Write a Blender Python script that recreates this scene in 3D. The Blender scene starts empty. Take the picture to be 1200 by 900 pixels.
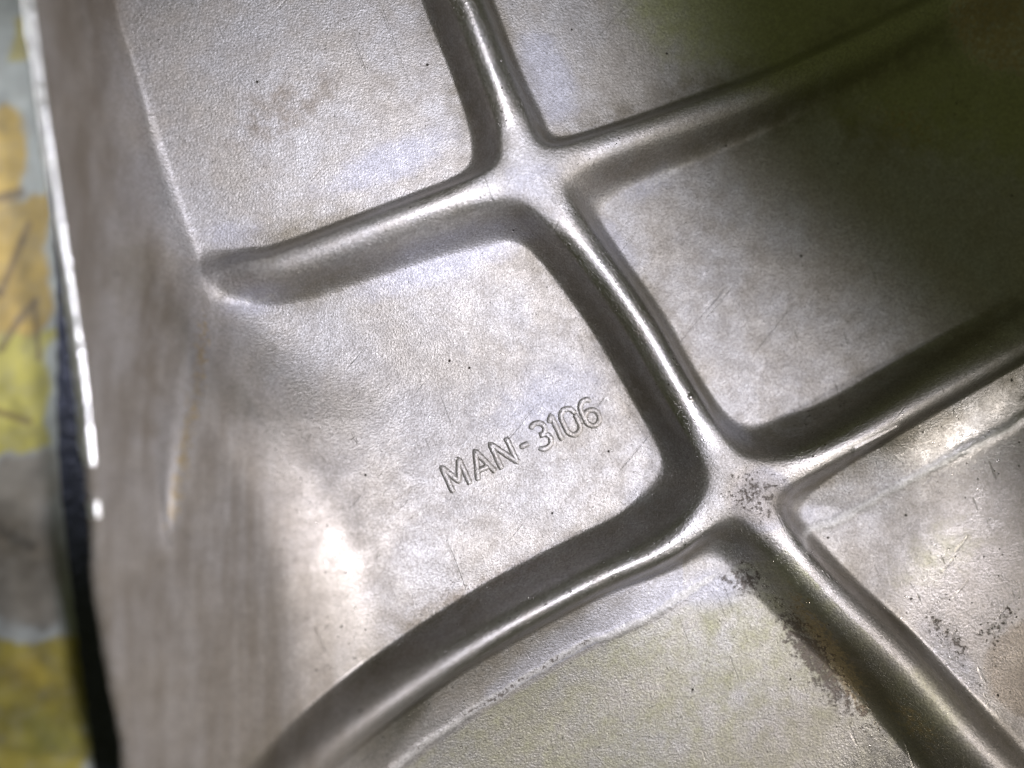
import bpy, math, random
import numpy as np
from mathutils import Vector

# ------------------------------------------------------------------ units
# 1 "px" of the photograph on the floor of the casting is S metres.
S = 0.0001417
F = 906.0                      # focal length in photo pixels
D = 906.0                      # camera height over the casting floor (in px)
TH = math.atan(120.0 / F)      # tilt: the plumb line falls left of the centre
sc = bpy.context.scene

# ------------------------------------------------------------------ camera
cd = bpy.data.cameras.new('camera')
cam = bpy.data.objects.new('camera', cd)
sc.collection.objects.link(cam)
cam.location = (0, 0, D * S)
cam.rotation_euler = (0, -TH, 0)
cd.sensor_width = 36.0
cd.lens = 36.0 * F / 1200.0
cd.clip_start = 0.003
cd.clip_end = 20
cd.dof.use_dof = True
cd.dof.focus_distance = 0.1275
cd.dof.aperture_fstop = 3.6
sc.camera = cam

# ------------------------------------------------------------------ world, lamps and added fill lights
w = bpy.data.worlds.new('World'); sc.world = w; w.use_nodes = True
bg = w.node_tree.nodes['Background']
bg.inputs[0].default_value = (0.60, 0.63, 0.32, 1)
bg.inputs[1].default_value = 0.13

def area(name, loc, target, sx, sy, power, col, spread=180):
    l = bpy.data.lights.new(name, 'AREA'); l.shape = 'RECTANGLE'
    l.size = sx * S; l.size_y = sy * S; l.energy = power; l.color = col
    l.spread = math.radians(spread)
    o = bpy.data.objects.new(name, l); sc.collection.objects.link(o)
    o.location = Vector(loc) * S
    d = Vector(target) * S - o.location
    o.rotation_euler = d.to_track_quat('-Z', 'Y').to_euler()
    return o
def spot(name, loc, target, half, blend, radius, power, col):
    l = bpy.data.lights.new(name, 'SPOT'); l.spot_size = math.radians(2*half); l.spot_blend = blend
    l.shadow_soft_size = radius * S; l.energy = power; l.color = col
    o = bpy.data.objects.new(name, l); sc.collection.objects.link(o)
    o.location = Vector(loc) * S
    o.rotation_euler = (Vector(target)*S - o.location).to_track_quat('-Z', 'Y').to_euler()
    return o
def cone_cut_spot(name, K, phi, half, blend, radius, power, col):
    # cone edge aimed to imitate an unseen object's shadow over the upper right
    K = Vector(K)
    a = (Vector((320, 450, 0)) - K).normalized(); b = (Vector((700, 105, 0)) - K).normalized()
    m = (Vector((455, 280, 0)) - K).normalized(); n = a.cross(b).normalized()
    if n.dot(Vector((720, -450, 0)) - K) < 0: n = -n
    ax = m*math.cos(math.radians(phi)) + n*math.sin(math.radians(phi))
    return spot(name, K, K + 4000*ax, half, blend, radius, power, col)
cone_cut_spot('work_lamp', (2950, -1080, 2830), 19, 19.8, 0.5, 60, 5.4, (1.0, 0.95, 0.90))
cone_cut_spot('work_lamp_upper', (1500, 150, 3600), 19, 18.9, 0.55, 80, 10.8, (0.95, 0.93, 1.0))
spot('upper_left_fill', (130, 480, 1500), (-20, 370, 0), 16, 0.9, 100, 1.25, (0.94, 0.93, 1.0))  # added fill, brightens the upper left panels
spot('rim_fill', (-2200, 1000, 1300), (-690, 330, -100), 10.5, 0.8, 120, 5.5, (0.97, 0.98, 1.0))  # added fill, puts a highlight on the rim and brightens the sheet

sc.view_settings.view_transform = 'Standard'
sc.view_settings.look = 'None'
sc.view_settings.exposure = -0.12
sc.view_settings.gamma = 1.0

# ------------------------------------------------------------------ helpers
CT, ST = math.cos(TH), math.sin(TH)
def W(u, v, h=0.0):
    """photo point (u, v) at height h -> world position in px units"""
    x, y, z = u - 600.0, 450.0 - v, -F
    X = x * CT - z * ST
    Z = x * ST + z * CT
    g = 0.0
    for _ in range(4 if h > -100 else 1):
        t = (D - h - g) / (-Z)
        g = float(bowl(X * t, y * t))
    return (X * t, y * t)
def bowl(X, Y):
    """the floor of the cover is slightly dished towards the lower right"""
    p = X * 0.92 - Y * 0.39
    return 0.00018 * np.maximum(p - 150.0, 0) ** 2
def inv(X, Y, Z):
    """world (px units, arrays) -> photo coordinates"""
    z = Z - D
    x = X * CT + z * ST
    zz = -X * ST + z * CT
    return 600 + F * x / (-zz), 450 - F * Y / (-zz)

def smax(a, b, k):
    h = np.clip(0.5 + 0.5 * (a - b) / k, 0, 1)
    return b + (a - b) * h + k * h * (1 - h)
def smin(a, b, k): return -smax(-a, -b, k)
def sst(x, a, b):
    t = np.clip((x - a) / (b - a), 0, 1); return t * t * (3 - 2 * t)

def vnoise(x, y, seed=0):
    """smooth value noise, numpy, unit lattice"""
    xi = np.floor(x).astype(np.int64); yi = np.floor(y).astype(np.int64)
    fx = x - xi; fy = y - yi
    fx = fx * fx * (3 - 2 * fx); fy = fy * fy * (3 - 2 * fy)
    def hsh(a, b):
        n = (a * 374761393 + b * 668265263 + seed * 1442695041) & 0xffffffff
        n = ((n ^ (n >> 13)) * 1274126177) & 0xffffffff
        return ((n ^ (n >> 16)) & 0xffff) / 65535.0
    return ((hsh(xi, yi) * (1 - fx) + hsh(xi + 1, yi) * fx) * (1 - fy)
            + (hsh(xi, yi + 1) * (1 - fx) + hsh(xi + 1, yi + 1) * fx) * fy)
def fbm(x, y, sc_, seed=0, oct=4):
    r = 0; a = 0.5; t = 0
    for i in range(oct):
        r = r + a * vnoise(x / sc_ + 13.7 * i, y / sc_ - 7.1 * i, seed + i * 31); t += a
        a *= 0.5; sc_ = sc_ * 0.5
    return r / t

# ------------------------------------------------------------------ the shape of the casting
# ribs: list of (u, v, crest height, foot distance left of travel, foot distance right of travel)
RIBS = {
 'A': [(228,325,0.5,7,7),(252,320,11,11,14),(285,314,26,15,22),(330,306,38,18,30),(450,262,46,21,37),(560,222,52,23,40),(622,203,54,26,40)],
 'C': [(622,203,54,26,40),(700,172,48,22,40),(800,138,42,20,38),(900,100,37,19,36),(1000,55,33,18,34),(1085,14,31,18,32),(1260,-70,31,18,32)],
 'B': [(622,203,54,30,36),(598,130,54,29,34),(575,70,54,28,32),(548,0,54,28,32),(490,-150,54,28,32)],
 'D': [(868,570,58,32,38),(838,525,58,31,36),(798,458,58,30,35),(748,372,58,30,35),(684,282,56,30,35),(622,203,54,30,36)],
 'E': [(160,1060,52,36,32),(330,905,53,36,31),(400,848,54,36,31),(500,785,56,38,31),(600,730,58,38,32),(700,680,58,38,33),(790,638,58,38,36),(868,570,58,34,40)],
 'F': [(868,570,58,34,38),(930,552,58,36,40),(1000,520,58,38,46),(1100,464,58,38,48),(1200,410,58,38,48),(1400,300,58,38,48)],
 'G': [(1330,1060,56,52,38),(1200,930,56,52,38),(1130,860,56,50,38),(1060,782,56,48,36),(980,705,56,44,36),(920,640,56,38,36),(868,570,58,34,38)],
}
def polyfield(X, Y, pts):
    """signed distance (left of travel positive) to a polyline with interpolated attributes"""
    P = [(*W(u, v, h), h, a, b) for (u, v, h, a, b) in pts]
    best = np.full(X.shape, 1e9); sd = np.zeros(X.shape); at = [np.zeros(X.shape) for _ in range(3)]
    for p, q in zip(P[:-1], P[1:]):
        dx, dy = q[0]-p[0], q[1]-p[1]; L2 = dx*dx+dy*dy
        t = np.clip(((X-p[0])*dx+(Y-p[1])*dy)/L2, 0, 1)
        ex = X-(p[0]+t*dx); ey = Y-(p[1]+t*dy)
        d = np.hypot(ex, ey); m = d < best
        best = np.where(m, d, best)
        s = np.where(dx*ey-dy*ex >= 0, 1.0, -1.0)
        sd = np.where(m, s, sd)
        for i in range(3): at[i] = np.where(m, p[2+i]+t*(q[2+i]-p[2+i]), at[i])
    return best, sd, at

def resample(pts, n=8):
    """Catmull-Rom through the control rows"""
    a = np.array(pts, float); out = []
    for i in range(len(a)-1):
        p0 = a[max(i-1,0)]; p1 = a[i]; p2 = a[i+1]; p3 = a[min(i+2,len(a)-1)]
        for k in range(n):
            t = k/n
            out.append(tuple(0.5*((2*p1)+(-p0+p2)*t+(2*p0-5*p1+4*p2-p3)*t*t+(-p0+3*p1-3*p2+p3)*t**3)))
    out.append(tuple(a[-1])); return out

RIM_H = 130.0
RIM = [(28,-190),(34,-60),(40,0),(57,125),(75,250),(90,350),(106,450),(120,575),(133,700),(150,800),(166,900),(190,1010),(215,1110)]
BASE = [(120,-190),(124,-60),(130,0),(165,110),(200,250),(222,330),(276,400),(338,475),(364,520),(390,600),(408,700),(416,800),(412,900),(420,1010),(430,1110)]
rimW = np.array([W(u, v, RIM_H) for u, v in RIM]); baseW = np.array([W(u, v, 0) for u, v in BASE])
def rim_x(Y): return np.interp(Y, rimW[::-1,1], rimW[::-1,0])
def smooth_line(P):
    ys = np.linspace(P[:,1].min(), P[:,1].max(), 200)
    xs = np.interp(ys, P[::-1,1], P[::-1,0])
    k = np.ones(15)/15
    xs2 = np.convolve(np.pad(xs,7,mode='edge'), k, mode='valid')
    return ys, xs2
_ry,_rx = smooth_line(rimW); _by,_bx = smooth_line(baseW)
def rim_x(Y): return np.interp(Y, _ry, _rx)
def base_x(Y): return np.interp(Y, _by, _bx)

# recess in the wall: left edge and crisp right edge (photo points at height ~35)
RL = [(118,-190),(122,-60),(124,0),(134,80),(142,160),(150,250),(158,350),(170,450),(186,540),(206,650)]
RR = [(122,-190),(124,-60),(128,0),(158,90),(186,180),(212,268),(228,330),(238,400),(234,470),(224,540),(206,650)]
def line_at(pts, h, Y):
    hs = h if isinstance(h, list) else [h]*len(pts)
    P = np.array([W(u, v, k) for (u, v), k in zip(pts, hs)])
    return np.interp(Y, P[::-1,1], P[::-1,0])

def blob(U, V, u, v, ru, rv, ang=0.0, p=1.0):
    a = math.radians(ang); c, s = math.cos(a), math.sin(a)
    x = (U-u)*c + (V-v)*s; y = -(U-u)*s + (V-v)*c
    return np.exp(-((x/ru)**2 + (y/rv)**2)**p)

RF = {}
def height(X, Y, full=False):
    info = {}
    U, V = inv(X, Y, np.zeros_like(X))
    # broad sag and swelling of the panels
    Z0 = 2.0*(fbm(X, Y, 170, 5, 2)-0.5) + 0.35*(fbm(X, Y, 38, 9, 3)-0.5)
    Z0 = Z0 + bowl(X, Y)
    Z = Z0
    best = np.full(X.shape, -1e9); idx = np.zeros(X.shape, int)
    RR_ = None
    xa, ya = W(624, 205, 48); xb_, yb_ = W(868, 570, 52)
    nodeA = np.hypot(X-xa, Y-ya); nodeB = np.hypot(X-xb_, Y-yb_)
    for n, (key, pts) in enumerate(RIBS.items()):
        d, s = polyfield(X, Y, resample(pts))[:2]
        info[key] = (d, s)
        m = -d > best
        best = np.where(m, -d, best); idx = np.where(m, n, idx)
    nearn = np.exp(-(nodeA/70)**2) + np.exp(-(nodeB/80)**2)
    near2 = np.exp(-(nodeA/52)**2) + np.exp(-(nodeB/60)**2)
    fields = []; dist = {}
    for chain in ('AC', 'EF', 'GDB'):
        pts = []
        for key in chain: pts += RIBS[key][(1 if pts else 0):]
        dist[chain] = polyfield(X, Y, resample(pts))
    LAM = 17.0
    def together(a, b): return -LAM*np.log(np.exp(-a/LAM) + np.exp(-b/LAM) + 1e-30)
    for chain in ('AC', 'EF', 'GDB'):
        d0, s, (h, wl, wr) = dist[chain]
        # ribs that meet flow together: their distances add up softly
        if chain == 'GDB': d = together(d0, np.minimum(dist['AC'][0], dist['EF'][0]))
        else: d = together(d0, dist['GDB'][0])
        d = 4*np.logaddexp(0, d/4)
        wdt = np.where(s > 0, wl, wr) + 4.0
        h = h*0.95
        cw = np.minimum(18.0, wdt*0.55)
        if chain == 'EF': cw = cw*(0.75+0.25*np.minimum(near2, 1))
        sl = np.maximum(h/(wdt-cw), 1.1)
        f = sl*(wdt-d)
        f = smin(f, h - d*d/((24.0 if chain == 'EF' else 38.0)+60*nearn), (8 if chain == 'EF' else 12)+8*near2)
        f = np.maximum(f, -60)
        if chain == 'EF':
            # the long low slope on the lower side of these ribs
            dE, dF = info['E'][0], info['F'][0]
            wide = 82 + 10*sst(dE-dF, -60, 60); d = d0
            isF = sst(dE-dF, -40, 40)
            sh = np.minimum((0.32+0.14*isF)*(wide-d), 26+10*isF) - 34*(1-sst(nodeB, 40, 240))
            sh = np.where(s < 0, sh, -60)
            f = np.where(s < 0, smax(f, sh, 9), f)
            info['shoulderE'] = (s < 0) & (d < wide) & (dE < dF); info['shoulderF'] = (s < 0) & (d < wide) & (dF < dE)
        fields.append(f)
    ws = [np.exp(-(dist[c][0]-np.minimum.reduce([dist[k][0] for k in dist]))/10.0) for c in ('AC', 'EF', 'GDB')]
    RR_ = sum(a*b for a, b in zip(ws, fields))/sum(ws)
    RR_ = RR_ - 30*(1-sst(U, 205, 255))*sst(V, 200, 260)*(1-sst(V, 380, 440))
    info['ribh'] = RR_
    info['node628'] = nodeA/58; info['node868'] = nodeB/64
    fil = 20 + 12*fbm(X, Y, 120, 77, 2)
    xr, xb = rim_x(Y), base_x(Y)
    slope = RIM_H/np.maximum(xb-xr, 18)
    t = X-xr
    wall = RIM_H - slope*t
    kf = np.interp(Y, [-480,-200,-40,120,260,450], [76,76,54,20,7,3])
    Z = Z + kf*np.logaddexp(0, (wall-Z)/kf)
    Z = Z + smax(RR_, 0*RR_, fil)*np.where(V < 560, 1-sst(Z, 12, 95), 1-sst(Z, 12+sst(V, 560, 760)*40, 95+sst(V, 560, 760)*50))
    # bosses
    for (u, v, r0, h) in [(1186,12,84,26),(1228,784,72,26)]:
        x, y = W(u, v, h); r = np.hypot(X-x, Y-y)+ 3*(fbm(X,Y,22,3,2)-0.5)
        b = np.minimum(h - 0.0006*r*r, h) - 1.6*np.maximum(r-r0+12, 0)
        Z = smax(Z, np.maximum(b, -40), 7)
        info['boss_hi' if v < 400 else 'boss_lo'] = r/r0
    # side wall with a wide fillet
    # keep the rim at its height
    
    # recess
    xl = line_at(RL, 95, Y); xrr = line_at(RR, [18,18,18,18,20,26,45,66,76,84,92], Y)
    inside = np.clip((X-xl)/np.maximum(xrr-xl, 3), 0, 1)**1.3 * (1-sst(X, xrr-20, xrr+5)) * (xrr > xl+3)
    Z = Z + inside*np.interp(Y, [-200,-150,0,200,500], [0,18,20,8,6])
    info['wall'] = (X < xb+10) ; info['rec'] = inside; info['t'] = t
    info['wallness'] = wall
    # casting marks: long bump on the right rib, a nick on the long rib, a scratch
    def at(u, v, h): return W(u, v, h)
    x, y = at(1032,518,52); a = math.radians(25)
    dx = (X-x)*math.cos(a)+(Y-y)*math.sin(a); dy = -(X-x)*math.sin(a)+(Y-y)*math.cos(a)
    q = np.maximum(np.abs(dx)-26, 0); rr = np.hypot(q, dy)
    Z = Z + 1.6*(1-sst(rr, 5, 8.5))
    x, y = at(808,465,50)
    Z = Z + 2.5*np.exp(-(((X-x)/3.0)**2+((Y-y)/3.0)**2))
    # crumbly lip at the crease below the lower ribs
    for key, wide, n1 in (('E', 82, 1), ('F', 92, 2)):
        d, s = info[key]
        jag = 12*(fbm(X, Y, 34, 40+n1, 4)-0.5)
        lip = np.exp(-((d-wide+4+jag)/5.5)**2)*(s < 0)*sst(np.hypot(X-W(868,570,66)[0], Y-W(868,570,66)[1]), 90, 130)
        Z = Z + lip*(1.3 + (2.0 if n1 == 1 else 0.6)*(fbm(X, Y, 10, 60+n1, 3)*sst(fbm(X, Y, 60, 64+n1, 2), 0.2, 0.6)-0.3))
        info['lip'+key] = lip
    # fine pitted relief (cast skin)
    pit = fbm(X, Y, 7.5, 21, 3)
    rough = 0.22 + 0.5*sst(fbm(X, Y, 90, 91, 3), 0.5, 0.75)
    Z = Z + (pit-0.5)*rough*0.3
    info['pit'] = pit
    if full: info['idx'] = idx; info['best'] = best; return Z, info
    return Z

# ------------------------------------------------------------------ materials
def nn(nt, t, **kw):
    n = nt.nodes.new(t)
    for k, v in kw.items():
        if k == 'inp':
            for a, b in v.items(): n.inputs[a].default_value = b
        else: setattr(n, k, v)
    return n
def noise(nt, vec, px, detail=2, rough=0.5, w=None):
    n = nn(nt, 'ShaderNodeTexNoise'); n.inputs['Scale'].default_value = 1/(px*S)
    n.inputs['Detail'].default_value = detail; n.inputs['Roughness'].default_value = rough
    nt.links.new(vec, n.inputs['Vector']); return n.outputs['Fac']
def ramp(nt, fac, a, b, va=0.0, vb=1.0):
    n = nn(nt, 'ShaderNodeMapRange'); n.interpolation_type = 'SMOOTHSTEP'
    nt.links.new(fac, n.inputs[0])
    for i, v in zip((1,2,3,4), (a,b,va,vb)): n.inputs[i].default_value = v
    return n.outputs[0]
def math_(nt, op, a, b=None, c=None):
    n = nn(nt, 'ShaderNodeMath', operation=op)
    for i, x in enumerate((a, b, c)):
        if x is None: continue
        if isinstance(x, (int, float)): n.inputs[i].default_value = x
        else: nt.links.new(x, n.inputs[i])
    return n.outputs[0]
def mix(nt, fac, a, b):
    n = nn(nt, 'ShaderNodeMix', data_type='RGBA')
    if isinstance(fac, (int, float)): n.inputs[0].default_value = fac
    else: nt.links.new(fac, n.inputs[0])
    for i, x in ((6, a), (7, b)):
        if isinstance(x, tuple): n.inputs[i].default_value = (*x, 1)
        else: nt.links.new(x, n.inputs[i])
    return n.outputs[2]

# (the alpha of 'film' carries ochre crust and the painted wall highlight)
def cast_metal():
    m = bpy.data.materials.new('cast_aluminium'); m.use_nodes = True
    nt = m.node_tree; L = nt.links; bs = nt.nodes['Principled BSDF']
    tc = nn(nt, 'ShaderNodeTexCoord').outputs['Object']
    st = nn(nt, 'ShaderNodeAttribute', attribute_name='stain_tint')
    gr = nn(nt, 'ShaderNodeAttribute', attribute_name='grime')
    s1 = nn(nt, 'ShaderNodeSeparateColor'); L.new(st.outputs['Color'], s1.inputs[0])
    s2 = nn(nt, 'ShaderNodeSeparateColor'); L.new(gr.outputs['Color'], s2.inputs[0])
    blue, olive, brown = s1.outputs[0], s1.outputs[1], s1.outputs[2]
    fm = nn(nt, 'ShaderNodeAttribute', attribute_name='film_tone')
    s4 = nn(nt, 'ShaderNodeSeparateColor'); L.new(fm.outputs['Color'], s4.inputs[0])
    crust, powder_light, smooth = s2.outputs[0], s2.outputs[1], s2.outputs[2]
    n_big = noise(nt, tc, 110, 5, 0.6); n_mid = noise(nt, tc, 26, 5, 0.65)
    n_sm = noise(nt, tc, 6, 3, 0.6); n_gr = noise(nt, tc, 2.3, 2, 0.6)
    def broken(x, n, amt=0.7):
        # layer edge broken up by noise
        v = math_(nt, 'ADD', x, math_(nt, 'MULTIPLY', math_(nt, 'SUBTRACT', n, 0.5), amt))
        return ramp(nt, v, 0.3, 0.72)
    base = mix(nt, ramp(nt, n_big, 0.35, 0.65), (0.495, 0.47, 0.455), (0.53, 0.525, 0.555))
    base = mix(nt, ramp(nt, n_mid, 0.35, 0.7, 0, 0.22), base, (0.47, 0.42, 0.385))
    base = mix(nt, math_(nt, 'MULTIPLY', broken(brown, n_mid), 0.85), base, (0.225, 0.18, 0.135))
    base = mix(nt, math_(nt, 'MULTIPLY', broken(olive, n_mid, 0.5), 0.9), base, (0.47, 0.49, 0.27))
    base = mix(nt, math_(nt, 'MULTIPLY', broken(math_(nt, 'MULTIPLY', blue, 1.2), n_mid, 0.6), 0.9), base, (0.545, 0.55, 0.64))
    base = mix(nt, math_(nt, 'MULTIPLY', broken(powder_light, n_sm, 1.0), 0.7), base, (0.80, 0.79, 0.80))
    # brown wall stain deepened to hold down glare; lower right painted darker likewise
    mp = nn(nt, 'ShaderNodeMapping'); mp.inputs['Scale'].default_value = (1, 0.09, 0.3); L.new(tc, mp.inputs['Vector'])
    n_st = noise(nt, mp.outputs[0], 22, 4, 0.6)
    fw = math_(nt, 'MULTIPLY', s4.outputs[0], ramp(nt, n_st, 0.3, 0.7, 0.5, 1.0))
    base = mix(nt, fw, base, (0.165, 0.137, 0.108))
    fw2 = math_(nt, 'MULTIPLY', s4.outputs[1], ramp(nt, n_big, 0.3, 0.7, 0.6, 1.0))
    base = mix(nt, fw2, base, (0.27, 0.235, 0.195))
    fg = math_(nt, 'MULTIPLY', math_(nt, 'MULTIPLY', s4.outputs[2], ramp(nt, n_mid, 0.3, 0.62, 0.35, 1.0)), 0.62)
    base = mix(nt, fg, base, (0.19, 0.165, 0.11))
    gd = math_(nt, 'ADD', math_(nt, 'SUBTRACT', fm.outputs['Alpha'], 0.45), math_(nt, 'MULTIPLY', math_(nt, 'SUBTRACT', n_sm, 0.5), 1.4))
    base = mix(nt, ramp(nt, gd, -0.05, 0.35, 0, 0.8), base, (0.50, 0.38, 0.20))
    # grain in the colour of the skin
    base = mix(nt, ramp(nt, n_gr, 0.35, 0.65, 0.28, 0.0), base, (0.16, 0.14, 0.12))
    # crust: dark flecks where the coating is eaten
    vor = nn(nt, 'ShaderNodeTexVoronoi'); vor.inputs['Scale'].default_value = 1/(5.0*S)
    vor.inputs['Randomness'].default_value = 1.0
    L.new(tc, vor.inputs['Vector'])
    flk = math_(nt, 'ADD', math_(nt, 'MULTIPLY', crust, 0.6), math_(nt, 'SUBTRACT', n_sm, 0.5))
    flk = math_(nt, 'ADD', flk, math_(nt, 'MULTIPLY', math_(nt, 'SUBTRACT', n_gr, 0.5), 0.5))
    fl = ramp(nt, flk, 0.30, 0.52)
    base = mix(nt, math_(nt, 'MULTIPLY', fl, 0.85), base, (0.075, 0.055, 0.045))
    # sparse black pores
    v2 = nn(nt, 'ShaderNodeTexVoronoi'); v2.inputs['Scale'].default_value = 1/(24*S); L.new(tc, v2.inputs['Vector'])
    sepc = nn(nt, 'ShaderNodeSeparateColor'); L.new(v2.outputs['Color'], sepc.inputs[0])
    pr = math_(nt, 'MULTIPLY', ramp(nt, v2.outputs['Distance'], 0.035, 0.075, 1, 0), math_(nt, 'GREATER_THAN', sepc.outputs[0], 0.84))
    base = mix(nt, pr, base, (0.03, 0.025, 0.02))
    vc = nn(nt, 'ShaderNodeTexVoronoi'); vc.inputs['Scale'].default_value = 1/(1.9*S); L.new(tc, vc.inputs['Vector'])
    sv = nn(nt, 'ShaderNodeSeparateColor'); L.new(vc.outputs['Color'], sv.inputs[0])
    base = mix(nt, ramp(nt, sv.outputs[0], 0.0, 1.0, 0.30, 0.0), base, (0.12, 0.11, 0.10))
    L.new(base, bs.inputs['Base Color'])
    # grains that flash: random tilt per tiny crystal
    met = math_(nt, 'SUBTRACT', 1.0, math_(nt, 'MULTIPLY', math_(nt, 'MAXIMUM', math_(nt, 'MULTIPLY', blue, 0.2), math_(nt, 'MULTIPLY', crust, 0.4)), 1.0))
    met = math_(nt, 'SUBTRACT', met, math_(nt, 'MULTIPLY', olive, 0.15))
    met = math_(nt, 'SUBTRACT', met, math_(nt, 'MULTIPLY', s4.outputs[0], 0.5))
    met = math_(nt, 'MAXIMUM', math_(nt, 'SUBTRACT', met, math_(nt, 'MULTIPLY', powder_light, 0.5)), 0.1)
    L.new(met, bs.inputs['Metallic'])
    r = ramp(nt, n_mid, 0.3, 0.7, 0.50, 0.60)
    r = math_(nt, 'SUBTRACT', r, math_(nt, 'MULTIPLY', smooth, 0.26))
    v3 = nn(nt, 'ShaderNodeTexVoronoi'); v3.inputs['Scale'].default_value = 1/(3.2*S); L.new(tc, v3.inputs['Vector'])
    s3 = nn(nt, 'ShaderNodeSeparateColor'); L.new(v3.outputs['Color'], s3.inputs[0])
    glint = math_(nt, 'MULTIPLY', math_(nt, 'GREATER_THAN', s3.outputs[1], 0.965), ramp(nt, v3.outputs['Distance'], 0.25, 0.4, 1, 0))
    r = math_(nt, 'SUBTRACT', r, math_(nt, 'MULTIPLY', glint, 0.2))
    r = math_(nt, 'ADD', r, math_(nt, 'MULTIPLY', s4.outputs[0], 0.25))
    L.new(r, bs.inputs['Roughness'])
    bp1 = nn(nt, 'ShaderNodeBump'); bp1.inputs['Strength'].default_value = 1.0; bp1.inputs['Distance'].default_value = 0.9*S
    L.new(math_(nt, 'ADD', math_(nt, 'MULTIPLY', n_gr, 0.7), math_(nt, 'MULTIPLY', sv.outputs[1], 0.30)), bp1.inputs['Height'])
    calm = math_(nt, 'SUBTRACT', 1.0, math_(nt, 'MULTIPLY', smooth, 0.6))
    L.new(calm, bp1.inputs['Strength'])
    bp2 = nn(nt, 'ShaderNodeBump'); bp2.inputs['Strength'].default_value = 1.0; bp2.inputs['Distance'].default_value = 0.8*S
    hsum = math_(nt, 'ADD', math_(nt, 'MULTIPLY', s3.outputs[2], math_(nt, 'MULTIPLY', glint, 0.8)),
                 math_(nt, 'SUBTRACT', math_(nt, 'MULTIPLY', n_sm, 0.14), math_(nt, 'ADD', math_(nt, 'MULTIPLY', fl, 0.9), math_(nt, 'MULTIPLY', pr, 1.5))))
    # fine hairline scratches, two directions
    for ang, sd_ in ((0.7, 0.0), (-0.35, 3.0)):
        mr = nn(nt, 'ShaderNodeMapping'); mr.inputs['Rotation'].default_value = (0, 0, ang); L.new(tc, mr.inputs['Vector'])
        ms = nn(nt, 'ShaderNodeMapping'); ms.inputs['Scale'].default_value = (1, 0.035, 1); ms.inputs['Location'].default_value = (sd_, sd_, 0)
        L.new(mr.outputs[0], ms.inputs['Vector'])
        hsum = math_(nt, 'SUBTRACT', hsum, math_(nt, 'MULTIPLY', ramp(nt, noise(nt, ms.outputs[0], 7, 1, 0.4), 0.73, 0.78), 0.4))
    L.new(hsum, bp2.inputs['Height']); L.new(bp1.outputs[0], bp2.inputs['Normal'])
    L.new(bp2.outputs[0], bs.inputs['Normal'])
    return m
METAL = cast_metal()

def machined():
    m = bpy.data.materials.new('machined_aluminium'); m.use_nodes = True
    nt = m.node_tree; L = nt.links; bs = nt.nodes['Principled BSDF']
    tc = nn(nt, 'ShaderNodeTexCoord').outputs['Object']
    n = noise(nt, tc, 14, 3); n2 = noise(nt, tc, 4, 2)
    L.new(mix(nt, ramp(nt, n, 0.4, 0.6), (0.75, 0.75, 0.78), (0.9, 0.9, 0.92)), bs.inputs['Base Color'])
    bs.inputs['Metallic'].default_value = 0.9; bs.inputs['Roughness'].default_value = 0.3
    b = nn(nt, 'ShaderNodeBump'); b.inputs['Distance'].default_value = 1.2*S; L.new(n2, b.inputs['Height'])
    L.new(b.outputs[0], bs.inputs['Normal']); return m
MACH = machined()

def painted(name, rough=0.6, attr='print'):
    m = bpy.data.materials.new(name); m.use_nodes = True
    nt = m.node_tree; L = nt.links; bs = nt.nodes['Principled BSDF']
    a = nn(nt, 'ShaderNodeAttribute', attribute_name=attr)
    tc = nn(nt, 'ShaderNodeTexCoord').outputs['Object']
    n = noise(nt, tc, 30, 4, 0.7)
    c = mix(nt, ramp(nt, n, 0.4, 0.75, 0, 0.35), a.outputs['Color'], (0.25, 0.24, 0.22))
    L.new(c, bs.inputs['Base Color']); bs.inputs['Roughness'].default_value = rough
    return m
PRINT = painted('grimy_printed_paper', 0.55)

def plain(name, col, rough, metal=0.0, px=12, dist=1.0):
    m = bpy.data.materials.new(name); m.use_nodes = True
    nt = m.node_tree; L = nt.links; bs = nt.nodes['Principled BSDF']
    tc = nn(nt, 'ShaderNodeTexCoord').outputs['Object']
    n = noise(nt, tc, px, 4, 0.65)
    L.new(mix(nt, ramp(nt, n, 0.35, 0.65), col, tuple(c*0.6 for c in col)), bs.inputs['Base Color'])
    bs.inputs['Roughness'].default_value = rough; bs.inputs['Metallic'].default_value = metal
    b = nn(nt, 'ShaderNodeBump'); b.inputs['Distance'].default_value = dist*S; L.new(n, b.inputs['Height'])
    L.new(b.outputs[0], bs.inputs['Normal']); return m

# ------------------------------------------------------------------ the casting as one sheet of points
NY = 760
ys = np.linspace(-600, 600, NY)
tcol = np.concatenate([np.arange(0, 130, 1.25), np.arange(130, 1390, 1.6)])
NX = len(tcol)
Yg = np.repeat(ys[:, None], NX, 1)
Xg = rim_x(Yg) + tcol[None, :]
Zg, info = height(Xg, Yg, True)
Ug, Vg = inv(Xg, Yg, Zg)

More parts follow.
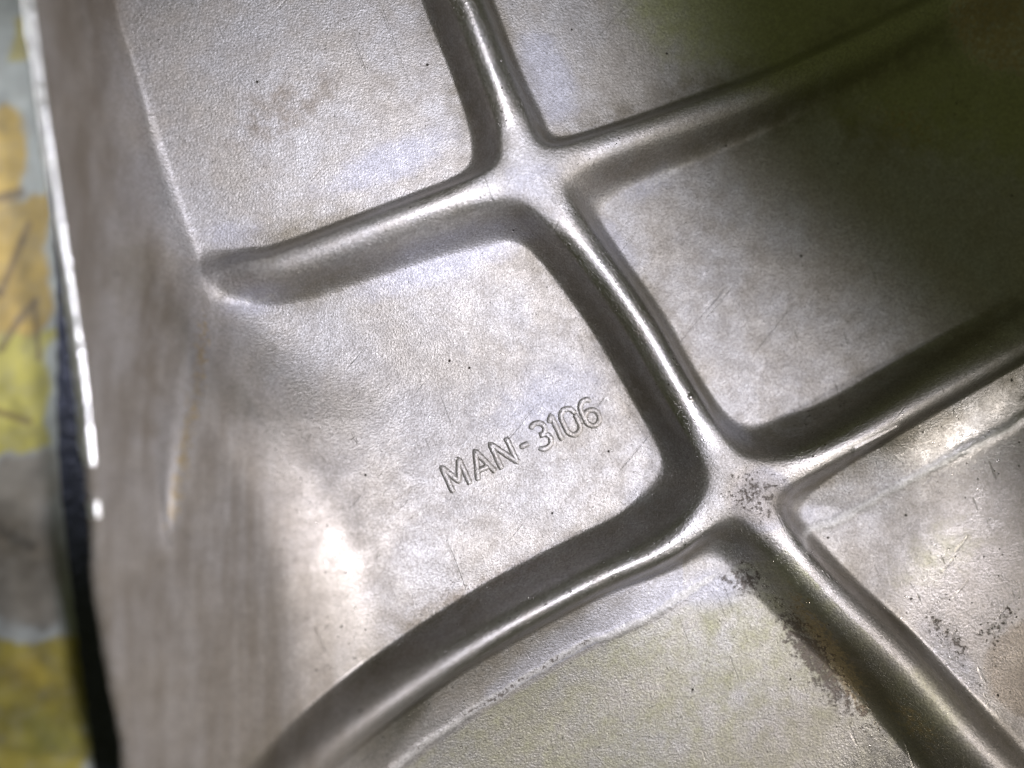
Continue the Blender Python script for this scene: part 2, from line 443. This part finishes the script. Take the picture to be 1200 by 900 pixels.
# masks painted by position on the metal (stains, coating, corrosion, also painted light and shade)
B = lambda *a, **k: blob(Ug, Vg, *a, **k)
zero = np.zeros_like(Zg)
blue = np.maximum.reduce([  # bluish patches, several standing in for cool light on the fillets
    0.62*B(455,190,110,34,-22), 0.70*B(520,300,150,36,-20), 0.62*B(300,352,60,26,-10), 0.5*B(275,275,55,30,0),
    0.5*B(622,212,62,50,0), 0.70*B(640,90,40,80,-20), 0.55*B(720,290,24,60,-35), 0.5*B(760,215,60,26,-25),
    0.85*B(893,585,40,42,20,p=2), 0.78*B(1110,770,62,24,48), 0.6*B(860,505,40,16,30), 0.5*B(640,470,120,60,-25),
    0.62*B(835,690,70,32,-10)])
blue = np.maximum(blue, 0.74*((info['shoulderE'])*(1-sst(Zg, 20, 34))*(Ug > 330)*(Ug<800)))
blue = np.maximum(blue, 0.45*((info['shoulderF'])*(1-sst(Zg, 20, 34))*(Ug < 1100)))
d_, s_ = info['D']
olive = np.maximum.reduce([
    0.72*sst(((Ug-740)*170-(Vg-230)*460)/490.0, 40, 260)*sst(Ug, 610, 800),  # upper right greened along the light's edge, standing in for tinted shade
    0.46*(info['E'][1] < 0)*(info['G'][1] > 0)*sst(info['E'][0], 74, 92)*(Ug < 1150), 0.45*B(1100,650,120,60,-30), 0.55*B(1080,830,90,60,45,p=1.5), zero])
brown = np.maximum.reduce([
    0.5*B(175,470,30,140,-4), 0.55*B(1100,130,60,30,0), 0.5*B(1020,150,90,60,30),
    0.95*B(1215,784,64,64,0,p=3), 0.5*B(1186,12,90,90,0,p=3), 0.7*B(1000,790,140,34,48), 0.5*B(330,130,120,50,-30),
    0.45*B(560,690,260,30,-25), 0.4*B(740,380,120,26,58)])
crust = np.maximum.reduce([
    0.62*info['lipE']*sst(fbm(Xg,Yg,40,7,3), 0.4, 0.6), 0.3*info['lipF']*sst(fbm(Xg,Yg,45,8,3),0.5,0.7),
    0.75*B(875,680,40,26,20), 0.95*B(955,770,100,24,55), 0.6*B(1010,830,60,20,55), 0.62*B(885,580,50,36,10), 0.6*B(1110,745,60,16,48),
    0.45*B(960,480,90,18,-25), 0.4*B(1130,120,70,60,0), 0.5*B(1165,740,24,60,30), 0.3*B(620,715,300,14,-26), zero])
powder_light = np.maximum.reduce([
    0.95*info['lipE']*(Ug > 330), 0.95*info['lipF'], 0.45*B(245,270,8,34,-4), 0.40*B(290,262,30,12,0), 0.45*B(300,350,50,12,-12),  # lip terms paint the highlight along the creases
    0.9*B(1186,12,80,80,0,p=3), 0.55*B(780,205,60,10,-28), 0.4*B(510,270,110,10,-20), 0.45*B(1115,775,60,18,48), 0.5*B(850,705,60,10,-15), zero])  # pale tone on the boss stands in for light that misses it
smooth = np.maximum.reduce([
    sst(Zg, 38, 50)*(1-sst(Zg, 66, 80))*0.85*sst(np.minimum(info['node628'], info['node868']), 0.6, 1.5), zero])
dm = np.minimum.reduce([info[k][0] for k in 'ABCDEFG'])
grime_shade = np.exp(-((dm-36)/19.0)**2)*sst(fbm(Xg, Yg, 110, 55, 4)+0.12*((Xg+450-Yg)/1000-0.4), 0.30, 0.66)  # grime at the rib feet, painted to deepen their shade as well
gold = np.maximum.reduce([0.85*B(972,765,105,20,56), 0.6*B(1075,850,60,26,45), 0.5*B(1060,150,70,40,25), 0.75*B(1186,12,84,84,0,p=4),
    0.6*np.exp(-((Xg-line_at(RR, [18,18,18,18,20,26,45,66,76,84,92], Yg)+4)/9.0)**2)*sst(Vg, 330, 400)*(1-sst(Vg, 600, 660)), zero])  # last term paints the highlight of the wall crease
film_tone = np.stack([0.95*(1-sst(info['t'], np.interp(Yg, [-450,-150,60,200], [120,110,50,20]), np.interp(Yg, [-450,-150,60,200,450], [285,255,150,65,55]))),
                 np.maximum(0.75*sst(Ug*0.7+Vg*0.7, 1060, 1300)*sst(Vg+0.45*(Ug-900), 600, 680), 0.35*sst(Vg, 640, 820) + 0.5*B(372,625,62,120,8) + 0.8*B(888,582,44,38,35,p=3)), grime_shade, gold], -1).astype(np.float32)  # painted darker where lamps run hot; the grey junction patch is real
film_tone[..., 0] *= 1-0.85*np.exp(-((Xg-line_at(RR, [18,18,18,18,20,26,45,66,76,84,92], Yg)+6)/9.0)**2)*sst(Vg, 330, 400)*(1-sst(Vg, 600, 660))  # darkening cleared along the crease to keep its painted highlight
stain_tint = np.stack([blue, olive, brown, np.ones_like(blue)], -1).astype(np.float32)
grime = np.stack([crust, powder_light, smooth, np.ones_like(blue)], -1).astype(np.float32)

# vertex normals of the whole sheet, so that parts meet without a seam
P3 = np.stack([Xg, Yg, Zg], -1)
du = np.gradient(P3, axis=1); dv = np.gradient(P3, axis=0)
Nrm = np.cross(du, dv); Nrm /= np.linalg.norm(Nrm, axis=-1, keepdims=True)

# which part each face belongs to
def fc(a): return a[:-1, :-1]
names = ['panel', 'rib', 'rib_junction', 'wall', 'wall_pad', 'boss']
part = np.zeros((NY-1, NX-1), int)
def above(key1, key2):
    d1, s1_ = info[key1]; d2, s2_ = info[key2]
    return np.where(d1 < d2, s1_, s2_) > 0
up1 = above('A', 'C'); up2 = above('E', 'F')
dB, sB = info['B']; dD, sD = info['D']; dG, sG = info['G']
mn = np.minimum(np.minimum(dB, dD), dG)
left = np.where(mn == dB, sB, np.where(mn == dD, sD, sG)) > 0
cell = np.where(up1, 0, np.where(up2, 1, 2))*2 + np.where(left, 0, 1)
part = fc(10 + cell).copy()
part[fc(info['ribh'] > 5)] = 20 + fc(info['idx'])[fc(info['ribh'] > 5)]
nj = fc(np.minimum(info['node628'], info['node868']))
part[nj < 1.0] = np.where(fc(info['node628'] < info['node868']), 30, 31)[nj < 1.0]
for k, bb in enumerate(('boss_hi', 'boss_lo')): part[fc(info[bb]) < 1.02] = 40+k
part[fc(info['wallness'] > 8)] = 50
part[(fc(info['rec']) > 0.05)] = 51

root = bpy.data.objects.new('cast_metal_cover', None); sc.collection.objects.link(root)
root['label'] = 'grey cast aluminium cover, ribbed inside, marked MAN-3106, stained brown and olive, with shade painted in'
root['category'] = 'metal casting'

def add_mesh(name, verts, faces, mat, parent=None, normals=None, attrs=None, smooth_=True):
    me = bpy.data.meshes.new(name)
    v = np.asarray(verts, np.float32); f = np.asarray(faces, np.int32)
    me.vertices.add(len(v)); me.vertices.foreach_set('co', v.ravel())
    k = f.shape[1]
    me.loops.add(f.size); me.loops.foreach_set('vertex_index', f.ravel())
    me.polygons.add(len(f)); me.polygons.foreach_set('loop_start', np.arange(0, f.size, k, dtype=np.int32))
    me.polygons.foreach_set('loop_total', np.full(len(f), k, np.int32))
    me.polygons.foreach_set('use_smooth', np.full(len(f), smooth_, bool))
    me.update(calc_edges=True)
    if attrs:
        for n_, a in attrs.items():
            at = me.color_attributes.new(n_, 'FLOAT_COLOR', 'POINT'); at.data.foreach_set('color', np.asarray(a, np.float32).ravel())
    me.materials.append(mat)
    if normals is not None: me.normals_split_custom_set_from_vertices(np.asarray(normals, np.float32))
    o = bpy.data.objects.new(name, me); sc.collection.objects.link(o)
    if parent: o.parent = parent
    return o

ids = np.arange(NY*NX).reshape(NY, NX)
Q = np.stack([ids[:-1, :-1], ids[:-1, 1:], ids[1:, 1:], ids[1:, :-1]], -1)
Vf = P3.reshape(-1, 3)*S; Nf = Nrm.reshape(-1, 3); Sf = stain_tint.reshape(-1, 4); Gf = grime.reshape(-1, 4); Ff = film_tone.reshape(-1, 4)
KIND = {1: 'panel', 2: 'rib', 3: 'rib_junction', 4: 'boss', 5: 'wall'}
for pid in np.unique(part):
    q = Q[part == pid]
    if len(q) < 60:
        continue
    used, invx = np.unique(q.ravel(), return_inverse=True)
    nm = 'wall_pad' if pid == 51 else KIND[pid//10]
    add_mesh(nm, Vf[used], invx.reshape(-1, 4), METAL, root, Nf[used], {'stain_tint': Sf[used], 'grime': Gf[used], 'film_tone': Ff[used]})

# rim: the machined edge on top of the wall and the outer face going down to the bench
BENCH = -330.0
prof = [(0.0, 0.0), (-1.5, 1.6), (-4, 2.2), (-9, 2.2), (-11.5, 1.0), (-13, -2.0), (-13.5, -8)]
rv = []
yr = np.linspace(-600, 600, 420)
z0 = np.interp(yr, ys, Zg[:, 0]); n0 = len(prof)
wob = 4.5*(fbm(yr, yr*0, 46, 4, 4)-0.5)
for i, y in enumerate(yr):
    for j, (dx, dz) in enumerate(prof):
        wj = wob[i] if j > 1 else 0
        chip = 2.6*(fbm(np.array([y*1.0]), np.array([j*9.0]), 8, 15, 2)[0]-0.5) if j > 3 else 0
        rv.append((rim_x(y)+dx+wj+chip, y, z0[i]+dz))
rf = [(i*n0+j, (i+1)*n0+j, (i+1)*n0+j+1, i*n0+j+1) for i in range(len(yr)-1) for j in range(n0-1)]
def toned_down(f):  # lower rim faces, darkened in colour to look dim under the lamps
    y = rv[f[0]][1]; v = inv(rv[f[0]][0], y, RIM_H)[1]
    return v > 330 + 420*float(fbm(np.array([y]), np.array([3.0]), 17, 88, 2)[0])
cut = [f for f in rf if not toned_down(f)]
dim = [f for f in rf if toned_down(f)]
add_mesh('machined_rim', np.array(rv)*S, cut, MACH, root)
dim_rim = add_mesh('shade_toned_rim', np.array(rv)*S, dim, METAL, root, None,
         {'stain_tint': np.tile([.2, 0, .5, 1], (len(rv), 1)), 'grime': np.tile([.2, 0, 0, 1], (len(rv), 1)), 'film_tone': np.tile([.75, 0, .3, 0], (len(rv), 1))})
dim_rim['label'] = 'lower length of the rim, painted dull brown for shade'
prof2 = [(-13.5, -8), (-15, -20), (-22, -120), (-30, -250), (-34, BENCH-RIM_H+2)]
DARK = plain('dark_blue_gloss', (0.045, 0.05, 0.085), 0.3, 0.5, 16, 7.0)
rv = [(rim_x(y)+dx+wob[i], y, z0[i]+dz) for i, y in enumerate(yr) for dx, dz in prof2]
n0 = len(prof2)
rf = [(i*n0+j, (i+1)*n0+j, (i+1)*n0+j+1, i*n0+j+1) for i in range(len(yr)-1) for j in range(n0-1)]
add_mesh('outer_face', np.array(rv)*S, rf, METAL, root, None,
         {'stain_tint': np.tile([0, 0, .5, 1], (len(rv), 1)), 'grime': np.tile([.2, 0, 0, 1], (len(rv), 1)), 'film_tone': np.tile([.6, 0, 0, 0], (len(rv), 1))})

# shiny beads added along the outer rim edge to make glints
for (u, v, r0) in [(91,440,2.6),(99,472,1.6),(104,492,2.0),(106,514,2.2),(109,548,1.8),(111,568,2.8),(98,632,1.6)]:
    x, y = W(u, v, RIM_H+2); x = rim_x(y)-10.5 + (0 if v < 600 else -1)
    vv, ff = [], []
    for i in range(7):
        th = math.pi*i/6
        for j in range(10):
            ph = 2*math.pi*j/10; q = r0*(1+0.25*math.sin(3*ph+v))
            vv.append((x+q*math.sin(th)*math.cos(ph), y+1.4*q*math.sin(th)*math.sin(ph), RIM_H+2.5+0.8*r0*math.cos(th)))
    for i in range(6):
        for j in range(10):
            ff.append((i*10+j, (i+1)*10+j, (i+1)*10+(j+1) % 10, i*10+(j+1) % 10))
    add_mesh('glint_bead', np.array(vv)*S, ff, MACH, root)

# ------------------------------------------------------------------ raised lettering MAN-3106
def arc(cx, cy, rx, ry, a0, a1, n=14):
    return [(cx+rx*math.cos(math.radians(a0+(a1-a0)*i/n)), cy+ry*math.sin(math.radians(a0+(a1-a0)*i/n))) for i in range(n+1)]
H_ = 32.0
GLY = [('letter', 0, [[(0,0),(0,H_),(11,9),(22,H_),(22,0)]]),
       ('letter', 32, [[(0,0),(11.5,H_),(23,0)], [(4.2,10),(18.8,10)]]),
       ('letter', 63, [[(0,0),(0,H_),(20,0),(20,H_)]]),
       ('dash', 93, [[(0,14),(12,14)]]),
       ('digit', 112, [arc(9,23.5,8.5,8,150,-90,14)[:-1]+[(9,16.5)]+arc(9,8.5,9.5,8.5,90,-150,16)]),
       ('digit', 136, [[(0,25),(6,H_),(6,0)]]),
       ('digit', 151, [arc(9,22.5,8.5,9.5,0,180,12)+arc(9,9.5,8.5,9.5,180,360,12)+[(17.5,22.5)]]),
       ('digit', 176, [[(16,28)]+arc(9,22.5,8.5,9.5,50,180,9)+[(0.5,10)]+arc(9,9.5,8.5,9.5,180,540,24)])]
TA = math.radians(24.8)
def txt(s, t):
    u = 530 + s*math.cos(TA) - t*math.sin(TA)
    v = 576 - s*math.sin(TA) - t*math.cos(TA)
    return W(u, v, 0)
def ridge(paths, name):
    """each stroke is a low rounded ridge that grows out of the panel skin"""
    cs = [(-5.2, -0.5), (-3.8, 0.3), (-2.3, 1.0), (0, 1.35), (2.3, 1.0), (3.8, 0.3), (5.2, -0.5)]
    V_, F_ = [], []
    for path in paths:
        P = []
        for a, b in zip(path[:-1], path[1:]):
            n = max(1, int(math.hypot(b[0]-a[0], b[1]-a[1])/1.2))
            P += [(a[0]+(b[0]-a[0])*k/n, a[1]+(b[1]-a[1])*k/n) for k in range(n)]
        P.append(path[-1]); P = np.array([txt(*p) for p in P])
        ins = P.copy()
        T = np.gradient(P, axis=0); T /= np.linalg.norm(T, axis=1, keepdims=True)+1e-9
        Nn = np.stack([-T[:, 1], T[:, 0]], 1)
        m = len(P); b0 = len(V_)
        zz = height(P[:, 0][None], P[:, 1][None])[0]
        k = np.ones(7)/7; zs = np.convolve(np.pad(zz, 3, mode='edge'), k, mode='valid')
        for i in range(m):
            e = min(i, m-1-i); taper = min(1, 0.25+e/2.0)
            for (o_, h_) in cs:
                x = P[i, 0]+Nn[i, 0]*o_*0.86*(0.55+0.45*taper); y = P[i, 1]+Nn[i, 1]*o_*0.86*(0.55+0.45*taper)
                V_.append((x, y, zs[i] + (h_*taper if h_ > 0 else h_) + 0.25*(random.random()-0.5)))
        n = len(cs)
        for i in range(m-1):
            for j in range(n-1):
                F_.append((b0+i*n+j, b0+i*n+j+1, b0+(i+1)*n+j+1, b0+(i+1)*n+j))
    F_ = [f[::-1] for f in F_]
    o = add_mesh(name, np.array(V_)*S, F_, METAL, root, None,
                 {'stain_tint': np.tile([.1, 0, .1, 1], (len(V_), 1)), 'grime': np.tile([.0, 0, .1, 1], (len(V_), 1)),
                  'film_tone': np.array([[0, 0, (0.4, .35, .15, .1, .15, .35, .4)[k_ % 7], 0] for k_ in range(len(V_))])})
    return o
random.seed(4)
for kind, s0, strokes in GLY:
    ridge([[(s0+x, y) for x, y in st] for st in strokes], 'raised_'+kind)

# ------------------------------------------------------------------ bench and the printed sheet under the casting
bx0, by0 = W(-400, 450, BENCH-6)
BENCHM = plain('workbench_top', (0.10, 0.09, 0.08), 0.6, 0, 40, 2)
v = [(-1500, -1300, BENCH-6), (2200, -1300, BENCH-6), (2200, 1300, BENCH-6), (-1500, 1300, BENCH-6)]
v += [(x, y, z-60) for x, y, z in v]
ob = add_mesh('workbench', np.array(v)*S, [(0,1,2,3),(7,6,5,4),(0,4,5,1),(1,5,6,2),(2,6,7,3),(3,7,4,0)], BENCHM, smooth_=False)
ob['kind'] = 'structure'

nx, ny = 260, 420
xs = np.linspace(-1000, -250, nx); yv = np.linspace(-760, 800, ny)
XX, YY = np.meshgrid(xs, yv); ZZ = np.full_like(XX, BENCH) + 5*(fbm(XX, YY, 150, 31, 3)-0.5)
UU, VV = inv(XX, YY, ZZ)
WU = UU + 50*(fbm(UU, VV, 60, 1, 4)-0.5); WV = VV + 90*(fbm(UU, VV, 60, 2, 4)-0.5)
col = np.zeros(XX.shape+(3,)); col[:] = (0.42, 0.45, 0.46)
nz = fbm(UU, VV, 24, 12, 4)[..., None]
col = col*(0.45+0.7*nz)
def lay(mask, c):
    global col
    m = np.clip(mask, 0, 1)[..., None]; col = col*(1-m) + np.array(c)*(0.30+0.75*nz)*m
def box(u0, v0, u1, v1, s=4): return sst(WU, u0-s, u0+s)*(1-sst(WU, u1-s, u1+s))*sst(WV, v0-s, v0+s)*(1-sst(WV, v1-s, v1+s))
lay(box(-400, 125, 22, 235), (0.62, 0.42, 0.09))
lay(box(-400, 235, 48, 420), (0.55, 0.38, 0.10))
lay(box(-400, 380, 66, 540), (0.55, 0.50, 0.12))
lay(box(20, 0, 40, 60), (0.50, 0.44, 0.15))
# dark line work on the yellow
def seg(u0, v0, u1, v1, r):
    dx, dy = u1-u0, v1-v0; t = np.clip(((UU-u0)*dx+(VV-v0)*dy)/(dx*dx+dy*dy), 0, 1)
    return 1-sst(np.hypot(UU-u0-t*dx, VV-v0-t*dy), r*0.6, r*1.4)
for s in [(0,345,26,282,4),(26,282,34,262,4),(0,410,22,375,4),(22,375,42,352,4),(40,352,46,420,3),(-10,480,34,494,4),(0,232,24,226,6),(-40,300,0,345,4)]:
    lay(seg(*s)*0.75, (0.16, 0.10, 0.05))
lay(box(-400, 545, 66, 720, 12), (0.30, 0.28, 0.25))
lay(0.8*blob(WU, WV, 20, 640, 50, 60), (0.17, 0.14, 0.10))
lay(0.7*seg(-20, 610, 36, 640, 7), (0.07, 0.06, 0.05))
lay(0.5*blob(WU, WV, 75, 600, 18, 60), (0.45, 0.46, 0.50))
lay(box(-400, 745, 104, 1600, 6), (0.40, 0.34, 0.07))
lay(0.7*blob(WU, WV, 40, 790, 34, 30), (0.55, 0.42, 0.08))
lay(0.8*seg(96, 690, 104, 760, 7), (0.42, 0.17, 0.06))
lay(0.6*blob(WU, WV, 60, 870, 40, 30), (0.22, 0.24, 0.06))
sh = add_mesh('printed_sheet', (np.stack([XX, YY, ZZ], -1).reshape(-1, 3))*S,
     np.stack([np.arange(nx*ny).reshape(ny, nx)[:-1, :-1], np.arange(nx*ny).reshape(ny, nx)[:-1, 1:],
               np.arange(nx*ny).reshape(ny, nx)[1:, 1:], np.arange(nx*ny).reshape(ny, nx)[1:, :-1]], -1).reshape(-1, 4),
     PRINT, None, None, {'print': np.concatenate([col, np.ones(XX.shape+(1,))], -1).reshape(-1, 4)})
sh['label'] = 'grimy yellow and grey printed sheet lying out of focus beside the metal casting'
sh['category'] = 'printed sheet'

# dark strip between sheet and casting (a glossy dark blue band)
BAND = [(28,-160,10),(44,0,10),(58,150,9),(72,300,9),(84,420,22),(92,520,30),(104,620,34),(120,740,36),(138,860,38),(160,1000,42),(190,1120,44)]
rng = random.Random(3)
pts = resample([(a, b, c) for a, b, c in BAND], 14)
bv = []
for (u, v, wd) in pts:
    x, y = W(u, v, BENCH+14); 
    xr_, _ = W(u-wd*0.9, v, BENCH+14)
    j = 3*(rng.random()-0.5)
    for (xx, zz) in [(xr_+j, 2), (xr_+j+1, 10), (xr_+j+4, 14), (x+60, 14), (x+120, 14)]:
        bv.append((xx, y, BENCH+zz+1.5*(rng.random()-0.5)))
bf = [(i*5+j, i*5+j+1, (i+1)*5+j+1, (i+1)*5+j) for i in range(len(pts)-1) for j in range(4)]
bn = add_mesh('dark_strip', np.array(bv)*S, [f[::-1] for f in bf], DARK)
bn['label'] = 'glossy dark blue strip lying between the yellow sheet and the casting rim'
bn['category'] = 'strip'
